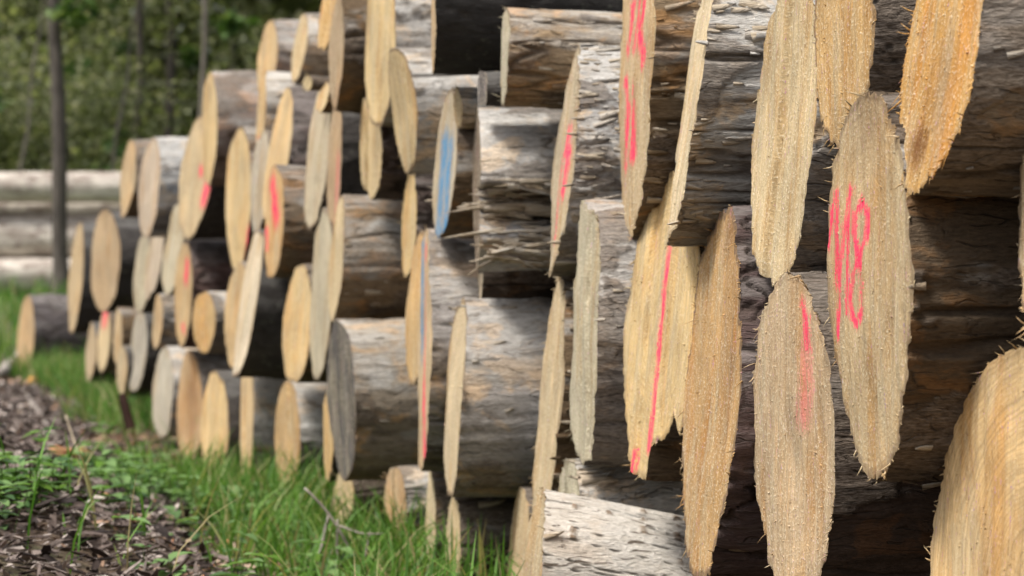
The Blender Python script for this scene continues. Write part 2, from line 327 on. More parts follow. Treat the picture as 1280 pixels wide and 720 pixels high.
 ('wideyellow',-0.7727,9.4892,0.7562,0.2079,15.0,-0.005,0.033,(0.608, 0.441, 0.212),'weather',(0.136, 0.092, 0.052),3,[('pink', 0.0227, [(0.895, -0.402), (0.668, -0.783)])],
  'wide pale yellow log beside the log with a pink blob'),
 ('greymid',-0.6753,9.0611,0.7957,0.1424,14.4,0.024,0.061,(0.412, 0.363, 0.286),'weather',(0.136, 0.092, 0.052),2,[],
  'dull grey log squeezed between the wide yellow and leaning pointed logs'),
 ('leanwhite',-0.6794,8.6727,0.4726,0.19,14.7,0.093,0.152,(0.627, 0.529, 0.382),'dark',(0.052, 0.046, 0.042),3,[],
  'whitish leaning log with a sharp lower tip, below the pink blob log'),
 ('lowbrown',-0.7645,9.2801,0.4364,0.1458,15.1,-0.032,0.076,(0.529, 0.363, 0.17),'weather',(0.136, 0.092, 0.052),2,[],
  'golden brown oval log overlapped by the whitish leaning log'),
 ('pinkdots',-0.9721,10.336,0.8458,0.187,15.9,-0.068,0.105,(0.51, 0.382, 0.212),'dark',(0.052, 0.046, 0.042),2,[('pink', 0.0244, [(0.219, 0.105), (0.247, 0.039)]), ('pink', 0.0427, [(0.762, -0.184), (0.645, -0.408)])],
  'oval log with two small pink paint dots, beneath the tallest log of its stack end'),
 ('cliff',-0.9032,10.0088,0.9804,0.1692,15.7,0.056,0.028,(0.608, 0.441, 0.212),'silver',(0.26, 0.19, 0.155),6,[],
  'upright golden edged log with broad pinkish grey bark, standing above its neighbours'),
 ('greywhite',-1.2076,11.1719,0.83,0.1676,16.9,-0.004,0.079,(0.49, 0.392, 0.297),'silver',(0.34, 0.35, 0.36),2,[],
  'log with light grey smooth bark, second in from the end of the upper row'),
 ('endtop',-1.4075,12.2642,0.8866,0.1431,17.4,-0.017,0.102,(0.49, 0.343, 0.18),'weather',(0.136, 0.092, 0.052),2,[],
  'uppermost log at the far end of the pile with tan face'),
 ('ovalbrown',-1.5987,13.218,0.5894,0.2014,17.8,-0.062,0.031,(0.431, 0.304, 0.17),'dark',(0.052, 0.046, 0.042),2,[],
  'complete brown oval log with dark bark near the far end'),
 ('doubled',-1.926,14.8153,0.5095,0.2469,18.4,0.064,0.086,(0.51, 0.372, 0.201),'dark',(0.052, 0.046, 0.042),2,[],
  'long narrow log beside the complete brown oval at the far end'),
 ('endground',-2.597,17.9106,0.1919,0.2132,19.5,-0.026,0.060,(0.49, 0.323, 0.159),'scaly',(0.08, 0.068, 0.068),2,[],
  'last log lying on the ground at the far end of the pile'),
 ('grn_a',-1.3218,12.0163,0.5371,0.1402,17.0,0.003,0.082,(0.412, 0.363, 0.254),'dark',(0.052, 0.046, 0.042),2,[],
  'greenish narrow log beside the complete brown oval'),
 ('grn_b',-1.2301,11.5834,0.5938,0.1462,16.8,0.035,0.151,(0.431, 0.353, 0.265),'dark',(0.052, 0.046, 0.042),2,[],
  'greyish pink slim log between two greenish ovals'),
 ('grn_c',-1.0919,10.8163,0.6212,0.1494,16.4,-0.023,0.138,(0.451, 0.402, 0.286),'dark',(0.052, 0.046, 0.042),2,[],
  'greenish wide oval log under the smooth light grey log'),
 ('pinktick',-1.0284,10.5087,0.4824,0.1651,16.2,0.002,0.030,(0.529, 0.353, 0.159),'scaly',(0.096, 0.056, 0.048),2,[('pink', 0.0341, [(0.323, 0.561), (0.205, 0.273)]), ('pink', 0.0213, [(0.104, -0.621), (0.202, -0.712)])],
  'golden brown log with a short pink tick, below the greenish wide oval'),
 ('yel_small',-0.9055,9.9301,0.405,0.0922,15.7,-0.127,0.000,(0.568, 0.382, 0.159),'silver',(0.4, 0.375, 0.345),2,[],
  'small yellow log under reddish bark, next to the pink ticked log'),
 ('tiny_mid',-1.2005,11.3558,0.3799,0.0946,16.7,0.014,0.057,(0.49, 0.353, 0.191),'silver',(0.4, 0.375, 0.345),2,[],
  'tiny tan log under the greenish slim logs'),
 ('pinkcorner',-1.6681,13.7108,0.2601,0.1273,17.9,-0.016,0.077,(0.549, 0.421, 0.233),'weather',(0.136, 0.092, 0.052),2,[('pink', 0.0444, [(0.038, 0.897), (-0.087, 0.564)])],
  'tiny log with a pink corner near the ground below the brown oval'),
 ('tiny_strip',-1.4833,12.6624,0.3026,0.1025,17.5,0.072,0.059,(0.529, 0.402, 0.233),'weather',(0.136, 0.092, 0.052),2,[],
  'tiny strip of log beside the tiny pink cornered one'),
 ('greypost',-1.3637,12.2647,0.2529,0.1518,17.1,0.014,0.096,(0.353, 0.323, 0.265),'dark',(0.052, 0.046, 0.042),2,[],
  'dull grey narrow log above the rusty stake'),
 ('greystump',-1.1469,11.0228,0.1548,0.1496,16.6,-0.044,0.053,(0.451, 0.412, 0.329),'silver',(0.4, 0.375, 0.345),3,[],
  'pale grey faced log in the bottom row with white bark'),
 ('orange_rot',-1.0198,10.6014,0.1257,0.1742,16.1,-0.064,0.029,(0.49, 0.304, 0.138),'silver',(0.28, 0.24, 0.2),3,[],
  'log with a rotten orange brown centre in the bottom row'),
 ('bright',-0.8184,9.2903,0.1199,0.1593,15.5,-0.041,0.028,(0.686, 0.49, 0.233),'dark',(0.052, 0.046, 0.042),3,[],
  'brightest yellow log in the bottom row, standing in the grass'),
 ('whiteback',-0.706,8.9857,0.1649,0.1797,14.8,0.097,0.024,(0.608, 0.441, 0.233),'silver',(0.4, 0.375, 0.345),2,[],
  'log with broad whitish grey bark behind the brightest yellow log'),
 ('tanface',-0.5574,8.391,0.1425,0.1418,13.6,-0.042,0.000,(0.51, 0.333, 0.148),'silver',(0.4, 0.375, 0.345),2,[],
  'tan faced log in the bottom row, under the golden log'),
 ('undercharred',-0.4172,7.6511,0.1847,0.102,12.4,0.055,0.000,(0.568, 0.372, 0.148),'dark',(0.052, 0.046, 0.042),1,[],
  'slim golden log just beneath the charcoal faced log'),
 ('grass_a',-0.3783,7.495,0.0589,0.0607,12.0,-0.226,0.059,(0.529, 0.402, 0.212),'weather',(0.136, 0.092, 0.052),2,[],
  'small pale log half buried in grass beneath the charcoal faced log'),
 ('grass_b',-0.2335,6.8568,0.0902,0.0718,10.5,-0.126,0.000,(0.47, 0.294, 0.138),'silver',(0.4, 0.375, 0.345),20,[],
  'small brown log with peeling bark in the grass below the blue lined log'),
 ('palestrip',-0.1602,6.4695,0.0748,0.1078,9.6,0.028,0.029,(0.588, 0.47, 0.286),'weather',(0.136, 0.092, 0.052),2,[],
  'pale vertical log strip standing in grass below the blue lined log'),
 ('deepstrip',-0.1069,6.0656,0.0572,0.1054,9.0,-0.013,0.027,(0.529, 0.402, 0.223),'weather',(0.08, 0.056, 0.036),2,[],
  'log under the grey barked log, its strip of face rising from the grass edge'),
 ('shadowed',0.0111,5.8043,0.0825,0.105,8.3,-0.025,0.079,(0.49, 0.353, 0.191),'weather',(0.136, 0.092, 0.052),2,[],
  'shaded blurry log partly hidden by the white birch log'),
 ('brokenend',0.3051,4.4194,0.1381,0.0526,6.2,-0.126,0.040,(0.451, 0.353, 0.212),'weather',(0.136, 0.092, 0.052),12,[],
  'small broken log tip between the amber log and the pink streaked log'),
 ('tuck_a',-0.0978,6.0403,0.8576,0.0345,8.9,-0.112,-0.083,(0.529, 0.412, 0.233),'silver',(0.4, 0.375, 0.345),2,[],
  'pale wedge of log under the thick charcoal barked log'),
 ('greygap',-0.0468,5.7814,0.8787,0.0275,8.6,0.043,0.000,(0.167, 0.152, 0.148),'dark',(0.052, 0.046, 0.042),2,[],
  'thin grey log in the gap beside the cleanly stripped log'),
 ('tinyoval',-0.4808,7.8889,1.0007,0.015,13.1,-0.450,0.000,(0.588, 0.451, 0.233),'weather',(0.136, 0.092, 0.052),1,[],
  'tiny flat log piece lying below the white capped log'),
 ('hooktop',-0.4408,7.811,0.9631,0.0409,12.6,-0.111,0.273,(0.588, 0.441, 0.233),'weather',(0.136, 0.092, 0.052),2,[],
  'small log with a rounded pale tip beneath the slim brown log'),
 ('fill_a',-1.7726,14.1,0.204,0.1209,18.3,-0.001,0.056,(0.431, 0.323, 0.191),'dark',(0.052, 0.046, 0.042),1,[],
  'small dim log low in the grass, next to the tiny pink cornered log'),
 ('fill_b',-1.4408,12.4,0.1814,0.0974,17.5,0.007,0.030,(0.49, 0.372, 0.212),'dark',(0.052, 0.046, 0.042),1,[],
  'lowest little log in the grass between the tiny pink cornered log and the stake'),
]
# ------------------------------------------------------------------ the log pile
def build_log(seed, row, length=2.6):
    key, X, Y, H, R, yaw, ky, kz, tone, kind, btone, nfl, paint, label = row
    rng = np.random.default_rng(seed); yaw = rad(yaw)
    root = thing('log', label, 'log', (X, Y, H), yaw, 'logs stacked in the big pile')
    near = Y < 5.6; mid = Y < 8.6
    nt, nx, nr = (420, 120, 76) if near else ((220, 60, 40) if mid else (120, 34, 22))
    pitch = {'birch': -.20}.get(key, float(rng.normal(0, .012))); bend = rng.normal(0, .012)
    # outline of the cross-section
    th = np.linspace(0, 2*np.pi, nt, endpoint=False)
    def outline(t):
        r = np.ones_like(t)
        for k, a in ((2, .035), (3, .03), (4, .018), (5, .014), (7, .008)): r = r+a*prm[k][0]*np.cos(k*t+prm[k][1])
        return r
    prm = {k: (rng.uniform(.3, 1), rng.uniform(0, 6.28)) for k in (2, 3, 4, 5, 7)}
    if key == 'eighteen': prm = {2: (.25, 0.), 3: (.9, -1.2), 4: (.5, .4), 5: (.4, 1.), 7: (.4, 2.)}
    if key == 'pinkline': prm = {2: (-.5, .2), 3: (-.8, 1.4), 4: (.6, .9), 5: (.4, 1.), 7: (.5, 2.)}
    if key == 'streak': prm = {2: (.1, 0.), 3: (.3, -1.2), 4: (.3, 1.2), 5: (.3, 1.), 7: (.3, 2.)}
    o0 = outline(th); sc = 2*R/((o0*np.sin(th)).max()-(o0*np.sin(th)).min()); zmid = ((o0*np.sin(th)).max()+(o0*np.sin(th)).min())/2*sc
    # axial stations, dense near the cut
    u = np.linspace(0, 1, nx); xs = .62*u**1.5; xs = np.concatenate([xs, np.linspace(.8, length, 10)])
    A, T = np.meshgrid(xs, th, indexing='ij')
    base_r = np.broadcast_to(o0*sc, A.shape)*(1+.012*A)
    base_r = base_r+.010*(fbm(A*1.2, np.cos(T)*R*24, np.sin(T)*R*24, seed*3+50, 3)-.5)*(R/.18)
    yy, zz = np.cos(T)*base_r, np.sin(T)*base_r
    s0 = seed*3
    # surface relief
    grain = fbm(A*7, yy*75, zz*75, s0, 4)-.5
    und = fbm(A*3.2, yy*7, zz*7, s0+1, 3)-.5
    pn = fbm(A*6, yy*10, zz*10, s0+2, 5)
    crk = ridge(fbm(A*3.0, yy*26, zz*26, s0+3, 3), .07)
    peel = np.zeros_like(A); d = und*.014
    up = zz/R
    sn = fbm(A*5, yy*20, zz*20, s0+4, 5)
    silver = sstep(.50, .58, sn+.32*(up-.42))  # silvering weighted to the top; also paints in the log's light-to-dark rounding
    if kind in ('weather', 'silver'):
        cr = crk*sstep(.4, .6, fbm(A*4, yy*5, zz*5, s0+8, 2))
        peel = sstep(.545, .565, pn+.10*(fbm(A*50, yy*90, zz*90, s0+9, 2)-.5))*(1 if kind == 'weather' else .8)
        d = d+grain*.005-cr*.005+peel*.0035
        ledge = np.floor(fbm(A*4.5, yy*16, zz*16, s0+10, 3)*9)/9     # split layers with steps
        d = d+(ledge-.5)*.010
        crk = cr
        if kind == 'silver': silver = np.maximum(sstep(.45, .53, sn+.30*(up-.02)), .10)  # pale top reaches further down: weathering plus painted-in top light
    elif kind == 'scaly':
        g = ridge(fbm(A*16+grain, yy*24, zz*24, s0+5, 3), .16)
        d = d+grain*.008-g*.007+.006*np.floor(pn*8)/8; crk = g*.8
    elif kind == 'dark':
        b = fbm(A*40, yy*60, zz*60, s0+6, 3)-.5
        d = d+b*.008+und*.01; crk = sstep(.16, .3, -b)*.5
    else:
        g = ridge(fbm(A*3.5, yy*55, zz*55, s0+7, 2), .035)*sstep(.35, .55, fbm(A*14, yy*9, zz*9, s0+12, 2))
        ln = sstep(.60, .66, vnoise(A*6, yy*75, zz*75, s0+13))*sstep(.80, .93, np.cos((A-.045+.012*(vnoise(A*0, yy*20, zz*20, s0+14)-.5))*2*np.pi/.052))*sstep(.3, .6, fbm(A*7, yy*7, zz*7, s0+15, 2))
        d = d+grain*.002-g*.003+ln*.003; crk = g; peel = ln
    if key == 'splinter':   # the shredded flank that faces the path
        zone = sstep(.30, .2, np.abs(up+.28))*sstep(.2, -.3, np.cos(T))
        d = d-zone*(.03+.07*fbm(A*8, yy*40, zz*40, s0+20, 3)); silver = silver*(1-.6*zone); crk = np.maximum(crk*.5, zone*.8*sstep(.38, .52, fbm(A*9, yy*45, zz*45, s0+21, 3)))
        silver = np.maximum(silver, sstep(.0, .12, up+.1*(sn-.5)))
    br = base_r+d
    if key == 'pinkline':   # a slab broken out of the lower edge behind the cut
        nt_ = sstep(.10, .02, A)*sstep(.16, .06, np.abs(((T-4.35+np.pi) % (2*np.pi))-np.pi)-.30); br = br-nt_*.055
    if key == 'brokenend': br = br*(1-.25*sstep(.12, 0, A)*fbm(A*20, yy*30, zz*30, s0, 2))
    taper = 1.0
    yy, zz = np.cos(T)*br, np.sin(T)*br
    rim_r = br[0]
    edge = (fbm(np.zeros(nt), np.cos(th)*R*70, np.sin(th)*R*70, s0+30, 3)-.5)*(.016 if near else .012)
    def cut(y, z):
        return ky*y+kz*z+.012*(fbm(y*0, y*6, z*6, s0+40, 2)-.5)+(.0035 if near else .002)*(fbm(y*0, y*120, z*14, s0+41, 3)-.5)*2
    if rng.random() < .55 and key not in ('brokenend',):     # the saw was set in twice: a shallow step across the cut
        _s = cut; q0 = rng.uniform(-.5, .5)*R; q1 = rng.uniform(-.2, .2); q2 = rng.choice([-1, 1])*rng.uniform(.004, .010)
        cut = lambda y, z: _s(y, z)+q2*sstep(q0-.003, q0+.003, y+q1*z+.006*(fbm(y*0, y*20, z*20, s0+43, 2)-.5))
    if key == 'brokenend':
        _c = cut; cut = lambda y, z: _c(y, z)+.05*(fbm(y*0, y*40, z*40, s0+44, 3)-.5)
    e = cut(yy[0], zz[0])
    xx = A+(e+edge*0)[None, :]*np.clip(1-A/.45, 0, 1)
    xx[0] += np.abs(edge)*.4
    sl = pitch*A
    V = np.stack([xx, yy, zz+sl-zmid], -1).reshape(-1, 3)
    F = [grid_faces(len(xs), nt, True)]
    # closed far end
    nb = len(V); V = np.vstack([V, [[length, 0, pitch*length-zmid]]]); k0 = (len(xs)-1)*nt; jj = np.arange(nt)
    Ft = np.stack([k0+jj, k0+(jj+1) % nt, np.full(nt, nb)], 1)
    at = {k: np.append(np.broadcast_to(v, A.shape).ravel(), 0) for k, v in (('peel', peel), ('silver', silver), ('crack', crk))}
    fl = np.zeros(len(V))
    # torn flakes and splinters lifting off near the cut
    nf = int(nfl*(1.3 if near else 1))
    FV = []
    if nf:
        a = rng.uniform(0, 2*np.pi, nf); x0 = rng.uniform(0, .16, nf)**1.0
        if key == 'splinter': a = rng.uniform(np.pi*.985, np.pi*1.25, nf); x0 = rng.uniform(0, .16, nf)
        if key in ('slim_pink', 'two_marks', 'thin_strip', 'long_sliver', 'peel'):
            a = np.where(rng.random(nf) < .75, rng.uniform(np.pi*.5, np.pi*1.35, nf), a); x0 = .10*rng.random(nf)**1.7
        r0 = np.interp(a, th, rim_r)
        st = np.interp(x0, xs, np.arange(len(xs))).astype(int)
        r0 = br[st, (a/(2*np.pi)*nt).astype(int) % nt]
        big_ = rng.random(nf)**2.2
        sc_ = .55 if key == 'splinter' else 1
        Lf = (.010+.042*big_)*(2.2 if key == 'splinter' else 1); Wf = (.0016+.008*big_*rng.uniform(.3, 1, nf))*sc_; Tf = .0008+.0014*rng.random(nf)
        sgn = np.where(rng.random(nf) < (.75 if key == 'splinter' else .7), 1., -1.)
        if key != 'splinter': Lf = np.where(sgn < 0, np.minimum(Lf*.5, .018), Lf); Wf = np.where(sgn < 0, Wf*.5, Wf)
        lift = rng.uniform(.02, .16, nf)
        if key == 'splinter': lift = rng.uniform(.02, .45, nf)*rng.random(nf); r0 = r0+rng.uniform(0, .035, nf); Wf = Wf*rng.choice([1, 1, 2.2], nf)
        rdir = np.stack([np.zeros(nf), np.cos(a), np.sin(a)], 1); tdir = np.stack([np.zeros(nf), -np.sin(a), np.cos(a)], 1)
        ax = np.stack([sgn, np.zeros(nf), np.zeros(nf)], 1)
        D = ax+rdir*lift[:, None]+tdir*rng.normal(0, .16, nf)[:, None]; D /= np.linalg.norm(D, axis=1, keepdims=True)
        Wv = tdir-(tdir*D).sum(1, keepdims=True)*D; Wv /= np.linalg.norm(Wv, axis=1, keepdims=True); U = np.cross(D, Wv)
        y0, z0 = np.cos(a)*r0, np.sin(a)*r0
        B = np.stack([x0+np.interp(a, th, e)*np.clip(1-x0/.45, 0, 1), y0, z0-zmid+pitch*x0], 1)
        rg = []
        for f, wv, rr in ((0, 1., 0), (.4, .85, .25), (.75, .6, .6), (1, .1, 1.)):
            c = B+D*(Lf*f)[:, None]+rdir*(Lf*lift*.7*f*f)[:, None]*rng.uniform(-.3, 1)
            w2 = Wv*(Wf*wv)[:, None]; u2 = U*(Tf*(1-.5*f))[:, None]
            rg.append(np.stack([c+w2+u2, c-w2+u2, c-w2-u2, c+w2-u2], 1))
        FV = np.stack(rg, 1).reshape(-1, 3); b0 = len(V)+np.arange(nf)[:, None]*16
        Q = []
        for r in range(3):
            for k in range(4): Q.append(b0+np.array([[r*4+k, r*4+(k+1) % 4, r*4+4+(k+1) % 4, r*4+4+k]]))
        Q.append(b0+np.array([[12, 13, 14, 15]]))
        F.append(np.concatenate(Q)); V = np.vstack([V, FV])
        tone_f = np.repeat(rng.choice([.5, .85, 1.] if key == 'splinter' else [0., .5, 1.], nf), 16)
        for k in at: at[k] = np.append(at[k], np.full(len(FV), 1. if k == 'silver' and kind in ('silver',) else 0.))
        fl = np.append(fl, tone_f)
    at['flake'] = fl
    nq = sum(len(f) for f in F)
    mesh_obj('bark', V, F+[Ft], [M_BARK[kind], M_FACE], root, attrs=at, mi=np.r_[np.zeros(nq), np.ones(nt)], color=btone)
    # ---- sawn face
    if key == 'splinter': rim_in = rim_r*.97
    q = np.linspace(0, 1, nr)**.8
    Q_, T2 = np.meshgrid(q[1:], th, indexing='ij')
    rr = Q_*rim_r[None, :]
    y, z = np.cos(T2)*rr, np.sin(T2)*rr
    x = cut(y, z)
    x[-1] = xx[0]
    V = np.stack([x, y, z-zmid], -1).reshape(-1, 3); n0 = len(V)
    V = np.vstack([V, [[float(cut(np.zeros(1), np.zeros(1))[0]), 0, -zmid]]])
    F = [grid_faces(nr-1, nt, True)]
    Ft = np.stack([jj, (jj+1) % nt, np.full(nt, n0)], 1)
    rim = np.append(Q_.ravel(), 0)
    py = np.append(-y.ravel()/R, 0); pz = np.append((z.ravel()-zmid)/R, 0)
    at = {'rim': rim, 'ringy': np.full(len(V), {'ringed': .8, 'pinkline': .55, 'eighteen': .45, 'tanface': .5, 'ovalbrown': .5}.get(key, .3))}
    for nm in ('pink', 'blue', 'faint'):
        a = np.zeros(len(V))
        for c, w, pts in paint:
            if c != nm: continue
            w = w/R
            for (x0, y0), (x1, y1) in zip(pts[:-1], pts[1:]):
                dx, dy = x1-x0, y1-y0; t = np.clip(((py-x0)*dx+(pz-y0)*dy*1.)/(dx*dx+dy*dy+1e-9), 0, 1)
                dd = np.hypot(py-x0-t*dx, (pz-y0-t*dy)*1.8); a = np.maximum(a, 1-np.clip(dd/(w*1.9), 0, 1))
        at['paint_'+nm] = a
    rot = np.zeros(len(V))
    if key == 'rotspot': rot = np.maximum(sstep(.30, .05, np.hypot((py+.1)*.7, (pz+.62)*1.)), .45*sstep(.5, .1, np.hypot((py-.1)*.8, (pz+.25)*.6)))
    if key == 'orange_rot': rot = .4*sstep(.8, .3, np.hypot(py-.2, pz))
    if key == 'amber': rot = .35*sstep(.6, .2, np.hypot((py-.55), (pz-.55)*.5))+.5*sstep(.4, .1, np.hypot(py-.2, pz-1.0))
    if key == 'eighteen': rot = .35*sstep(.5, .1, np.hypot((py-.0)*.8, (pz-.95)))
    at['rot'] = rot
    nfb = int((330 if near else (70 if mid else 0))*rng.choice([.3, .6, 1.]))
    if nfb and key not in ('charred', 'splinter'):
        # whiskers of torn fibre: short fuzz over the face, longer ones round the rim
        a = rng.uniform(0, 2*np.pi, nfb); isrim = rng.random(nfb) < .42
        ac = rng.uniform(0, 6.28, 7); a = np.where(isrim & (rng.random(nfb) < .7), rng.choice(ac, nfb)+rng.normal(0, .16, nfb), a) % (2*np.pi)     # torn fibre comes in tufts
        f = np.where(isrim, 1., np.sqrt(rng.random(nfb))*.98); r0 = np.interp(a, th, rim_r)*f
        y0, z0 = np.cos(a)*r0, np.sin(a)*r0; x0 = cut(y0, z0)+.001
        D = np.stack([-rng.uniform(.25, 1., nfb), rng.normal(0, .5, nfb)+np.where(isrim, np.cos(a)*.5, 0), rng.normal(0, .5, nfb)+np.where(isrim, np.sin(a)*.5, 0)-.15], 1)
        Lw = np.where(isrim, .003+.016*rng.random(nfb)**4, .0015+.003*rng.random(nfb)); Ww = np.where(isrim, .0004+.0006*rng.random(nfb), .0007+.0007*rng.random(nfb))
        SV, SF = slivers(np.stack([x0, y0, z0-zmid], 1), D, Lw, Ww, Ww*.6, rng, .18)
        F.append(SF+len(V)); V = np.vstack([V, SV])
        for k in at: at[k] = np.append(at[k], np.zeros(len(SV)))
    nq = sum(len(f) for f in F)
    # face polygons look towards the path
    F = [f[:, ::-1] if i == 0 else f for i, f in enumerate(F)]
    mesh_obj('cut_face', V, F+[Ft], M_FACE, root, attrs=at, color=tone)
    return root

for i, row in enumerate(LOGS): build_log(100+i*7, row)
# ------------------------------------------------------------------ camera, light
CAM_H = .58
cam = bpy.data.cameras.new('camera'); co = bpy.data.objects.new('camera', cam); COL.objects.link(co)
co.location = (0, 0, CAM_H); co.rotation_euler = (rad(90)-math.atan((360-328)/4200), 0, 0)
cam.sensor_width = 36; cam.lens = 4200*36/1280; cam.clip_end = 500; cam.clip_start = .05
cam.dof.use_dof = True; cam.dof.focus_distance = 3.85; cam.dof.aperture_fstop = 118/10.2
scene.camera = co
w = bpy.data.worlds.new('World'); scene.world = w; w.use_nodes = True
wn = w.node_tree.nodes; bg = wn['Background']
sky = wn.new('ShaderNodeTexSky'); sky.sky_type = 'NISHITA'; sky.sun_disc = False
SUN_EL, SUN_AZ = rad(62), rad(-118)          # azimuth from +Y towards +X: from the left, a little behind the camera
sky.sun_elevation = SUN_EL; sky.sun_rotation = SUN_AZ; sky.dust_density = 5; sky.air_density = 1.; sky.ozone_density = .6
hs = wn.new('ShaderNodeHueSaturation'); hs.inputs['Saturation'].default_value = .35
w.node_tree.links.new(sky.outputs[0], hs.inputs['Color']); w.node_tree.links.new(hs.outputs[0], bg.inputs['Color'])
bg.inputs['Strength'].default_value = .10
sl = bpy.data.lights.new('sun', 'SUN'); sl.energy = 2.4; sl.angle = rad(14); sl.color = (1, .95, .87)
so = bpy.data.objects.new('sun', sl); COL.objects.link(so)
from mathutils import Vector
sd = Vector((math.sin(SUN_AZ)*math.cos(SUN_EL), math.cos(SUN_AZ)*math.cos(SUN_EL), math.sin(SUN_EL)))
so.rotation_euler = (-sd).to_track_quat('-Z', 'Y').to_euler(); so.location = sd*30
scene.view_settings.view_transform = 'Standard'; scene.view_settings.look = 'None'
scene.view_settings.exposure = .88; scene.view_settings.gamma = 1; scene.view_settings.use_curve_mapping = False
scene.render.engine = 'CYCLES'; scene.cycles.use_denoising = True
scene.cycles.max_bounces = 6; scene.cycles.diffuse_bounces = 4; scene.cycles.transparent_max_bounces = 4
scene.cycles.use_adaptive_sampling = False

# ------------------------------------------------------------------ ground
def front(y): return 1.212-.212*y        # x of the pile's front edge at depth y
def ground(x, y):
    x = np.asarray(x, float); y = np.asarray(y, float); l = front(y)-x
    h = .30*sstep(15, 28, y)+.35*sstep(30, 70, y)
    h = h+.24*sstep(.15, 1.0, l)*sstep(3, 6, y)*sstep(16, 11, y)+.10*sstep(1.5, 5, l)*sstep(18, 12, y)
    near = sstep(40, 20, y)
    h = h+near*(.05*(fbm(x*1.7, y*1.7, 0*x, 5, 3)-.5)+.03*(fbm(x*6, y*6, 0*x, 6, 3)-.5)+.035*sstep(.25, .6, l)*(fbm(x*16, y*16, 0*x, 8, 3)-.5))
    return h-.03
def at(px, py, y): return np.array([(px-640)/4200*y, y, CAM_H+(328-py)/4200*y])

def lin(a, b, n, p=1): return a+(b-a)*np.linspace(0, 1, n)**p
gx = np.unique(np.r_[lin(-4.5, 1.8, 250), lin(-90, -4.5, 40)**1, lin(1.8, 90, 40)])
gy = np.unique(np.r_[lin(-90, 2, 24), lin(2, 18, 420), lin(18, 34, 90), lin(34, 240, 40)])
GX, GY = np.meshgrid(gx, gy); GZ = ground(GX, GY)
n = NT('earth'); P = n.coord()
a_ = n.noise(P, 3., 5, .6); b_ = n.noise(P, 26., 5, .65); c_ = n.noise(P, 110., 3, .6)
c = n.ramp(b_, [(.3, (.035, .024, .016)), (.5, (.085, .058, .040)), (.68, (.17, .125, .09))])
c = n.mix(n.map(a_, .5, .62, 0., .55), c, (.045, .065, .02))
sep = n.n.new('ShaderNodeSeparateXYZ'); n._in(sep.inputs[0], P)
c = n.mix(n.map(sep.outputs[1], 16., 24., 0., .8), c, n.mix(n.map(b_, .35, .65), (.04, .08, .018), (.10, .15, .045)))
n.col(c); n.rough(.95); n.bump(n.ma('ADD', b_, n.ma('MULTIPLY', c_, .5)), .8, .02)
g = mesh_obj('ground', np.stack([GX, GY, GZ], -1).reshape(-1, 3), [grid_faces(len(gy), len(gx), False)], n.m)
g['kind'] = 'structure'

# ------------------------------------------------------------------ grass, weeds, litter
def leaf_mat(name, lo, hi, dry=None, trans=.35):
    n = NT(name); r = n.n.new('ShaderNodeNewGeometry').outputs['Random Per Island']
    stops = [(0., lo), (.75, hi)]
    if dry: stops.append((.93, dry))
    c = n.ramp(r, stops); n.col(c); n.rough(.5)
    tr = n.n.new('ShaderNodeBsdfTranslucent'); n._in(tr.inputs[0], n.mix(1., c, (1.1, 1.25, .6), 'MULTIPLY'))
    mx = n.n.new('ShaderNodeMixShader'); mx.inputs[0].default_value = trans
    n.t.links.new(n.b.outputs[0], mx.inputs[1]); n.t.links.new(tr.outputs[0], mx.inputs[2])
    n.t.links.new(mx.outputs[0], n.n['Material Output'].inputs['Surface']); return n.m
rng = np.random.default_rng(5)
def blades(n, dens, h0, h1, w0, xr, yr):
    """grass blades where dens(l, y, noise) allows"""
    out = []
    y = yr[0]+(yr[1]-yr[0])*rng.random(n*6); l = xr[0]+(xr[1]-xr[0])*rng.random(n*6); x = front(y)-l
    keep = rng.random(n*6) < dens(l, y, fbm(x*3.2, y*3.2, 0*x, 71, 3)); x, y, l = x[keep][:n], y[keep][:n], l[keep][:n]
    m = len(x); z = ground(x, y)-.005; h = (h0+(h1-h0)*rng.random(m)**1.6)*(.7+.6*fbm(x*2, y*2, 0*x, 77, 2)); wd = w0*(.6+.8*rng.random(m))
    a = rng.uniform(0, 6.28, m); lean = rng.uniform(.1, .9, m)*h; b = rng.uniform(0, 6.28, m)
    V = []
    for f, s in ((0, .8), (.35, 1), (.7, .7), (1, .06)):
        cx = x+np.cos(a)*lean*f**1.8; cy = y+np.sin(a)*lean*f**1.8; cz = z+h*(f-.22*f**2.5*lean/h)
        V.append(np.stack([np.stack([cx-np.cos(b)*wd*s, cy-np.sin(b)*wd*s, cz], 1), np.stack([cx+np.cos(b)*wd*s, cy+np.sin(b)*wd*s, cz], 1)], 1))
    V = np.stack(V, 1).reshape(-1, 3); k = np.arange(m)[:, None]*8
    F = np.concatenate([k+np.array([[2*i, 2*i+1, 2*i+3, 2*i+2]]) for i in range(3)])
    return V, F
TY, TL = [5, 6, 7, 8, 9, 12, 14], [1.05, .88, .62, .42, .30, .15, .03]     # how far from the pile the bark litter begins, by depth
def dens_grass(l, y, nz):
    nearp = sstep(9.4, 8.4, y)*sstep(.50, .10, l+.4*(nz-.5))*sstep(-.5, -.05, l)
    low = sstep(7.4, 6.4, y)*sstep(.50, .25, l)*.4
    far = sstep(11.5, 12.8, y)*sstep(.26, .08, l+.2*(nz-.5))
    mid = .05*sstep(.40, .56, nz)
    return np.clip(np.maximum(np.maximum(nearp, low), far)*sstep(.26, .44, nz)+mid*.6, 0, 1)*sstep(.12, -.08, l-np.interp(y, TY, TL)+.5*(nz-.5))
GV, GF = blades(15000, dens_grass, .05, .20, .0023, (-.5, 1.7), (5., 17.5))
M_GRASS = leaf_mat('grass_blade', (.045, .115, .018), (.15, .30, .055), (.36, .30, .16))
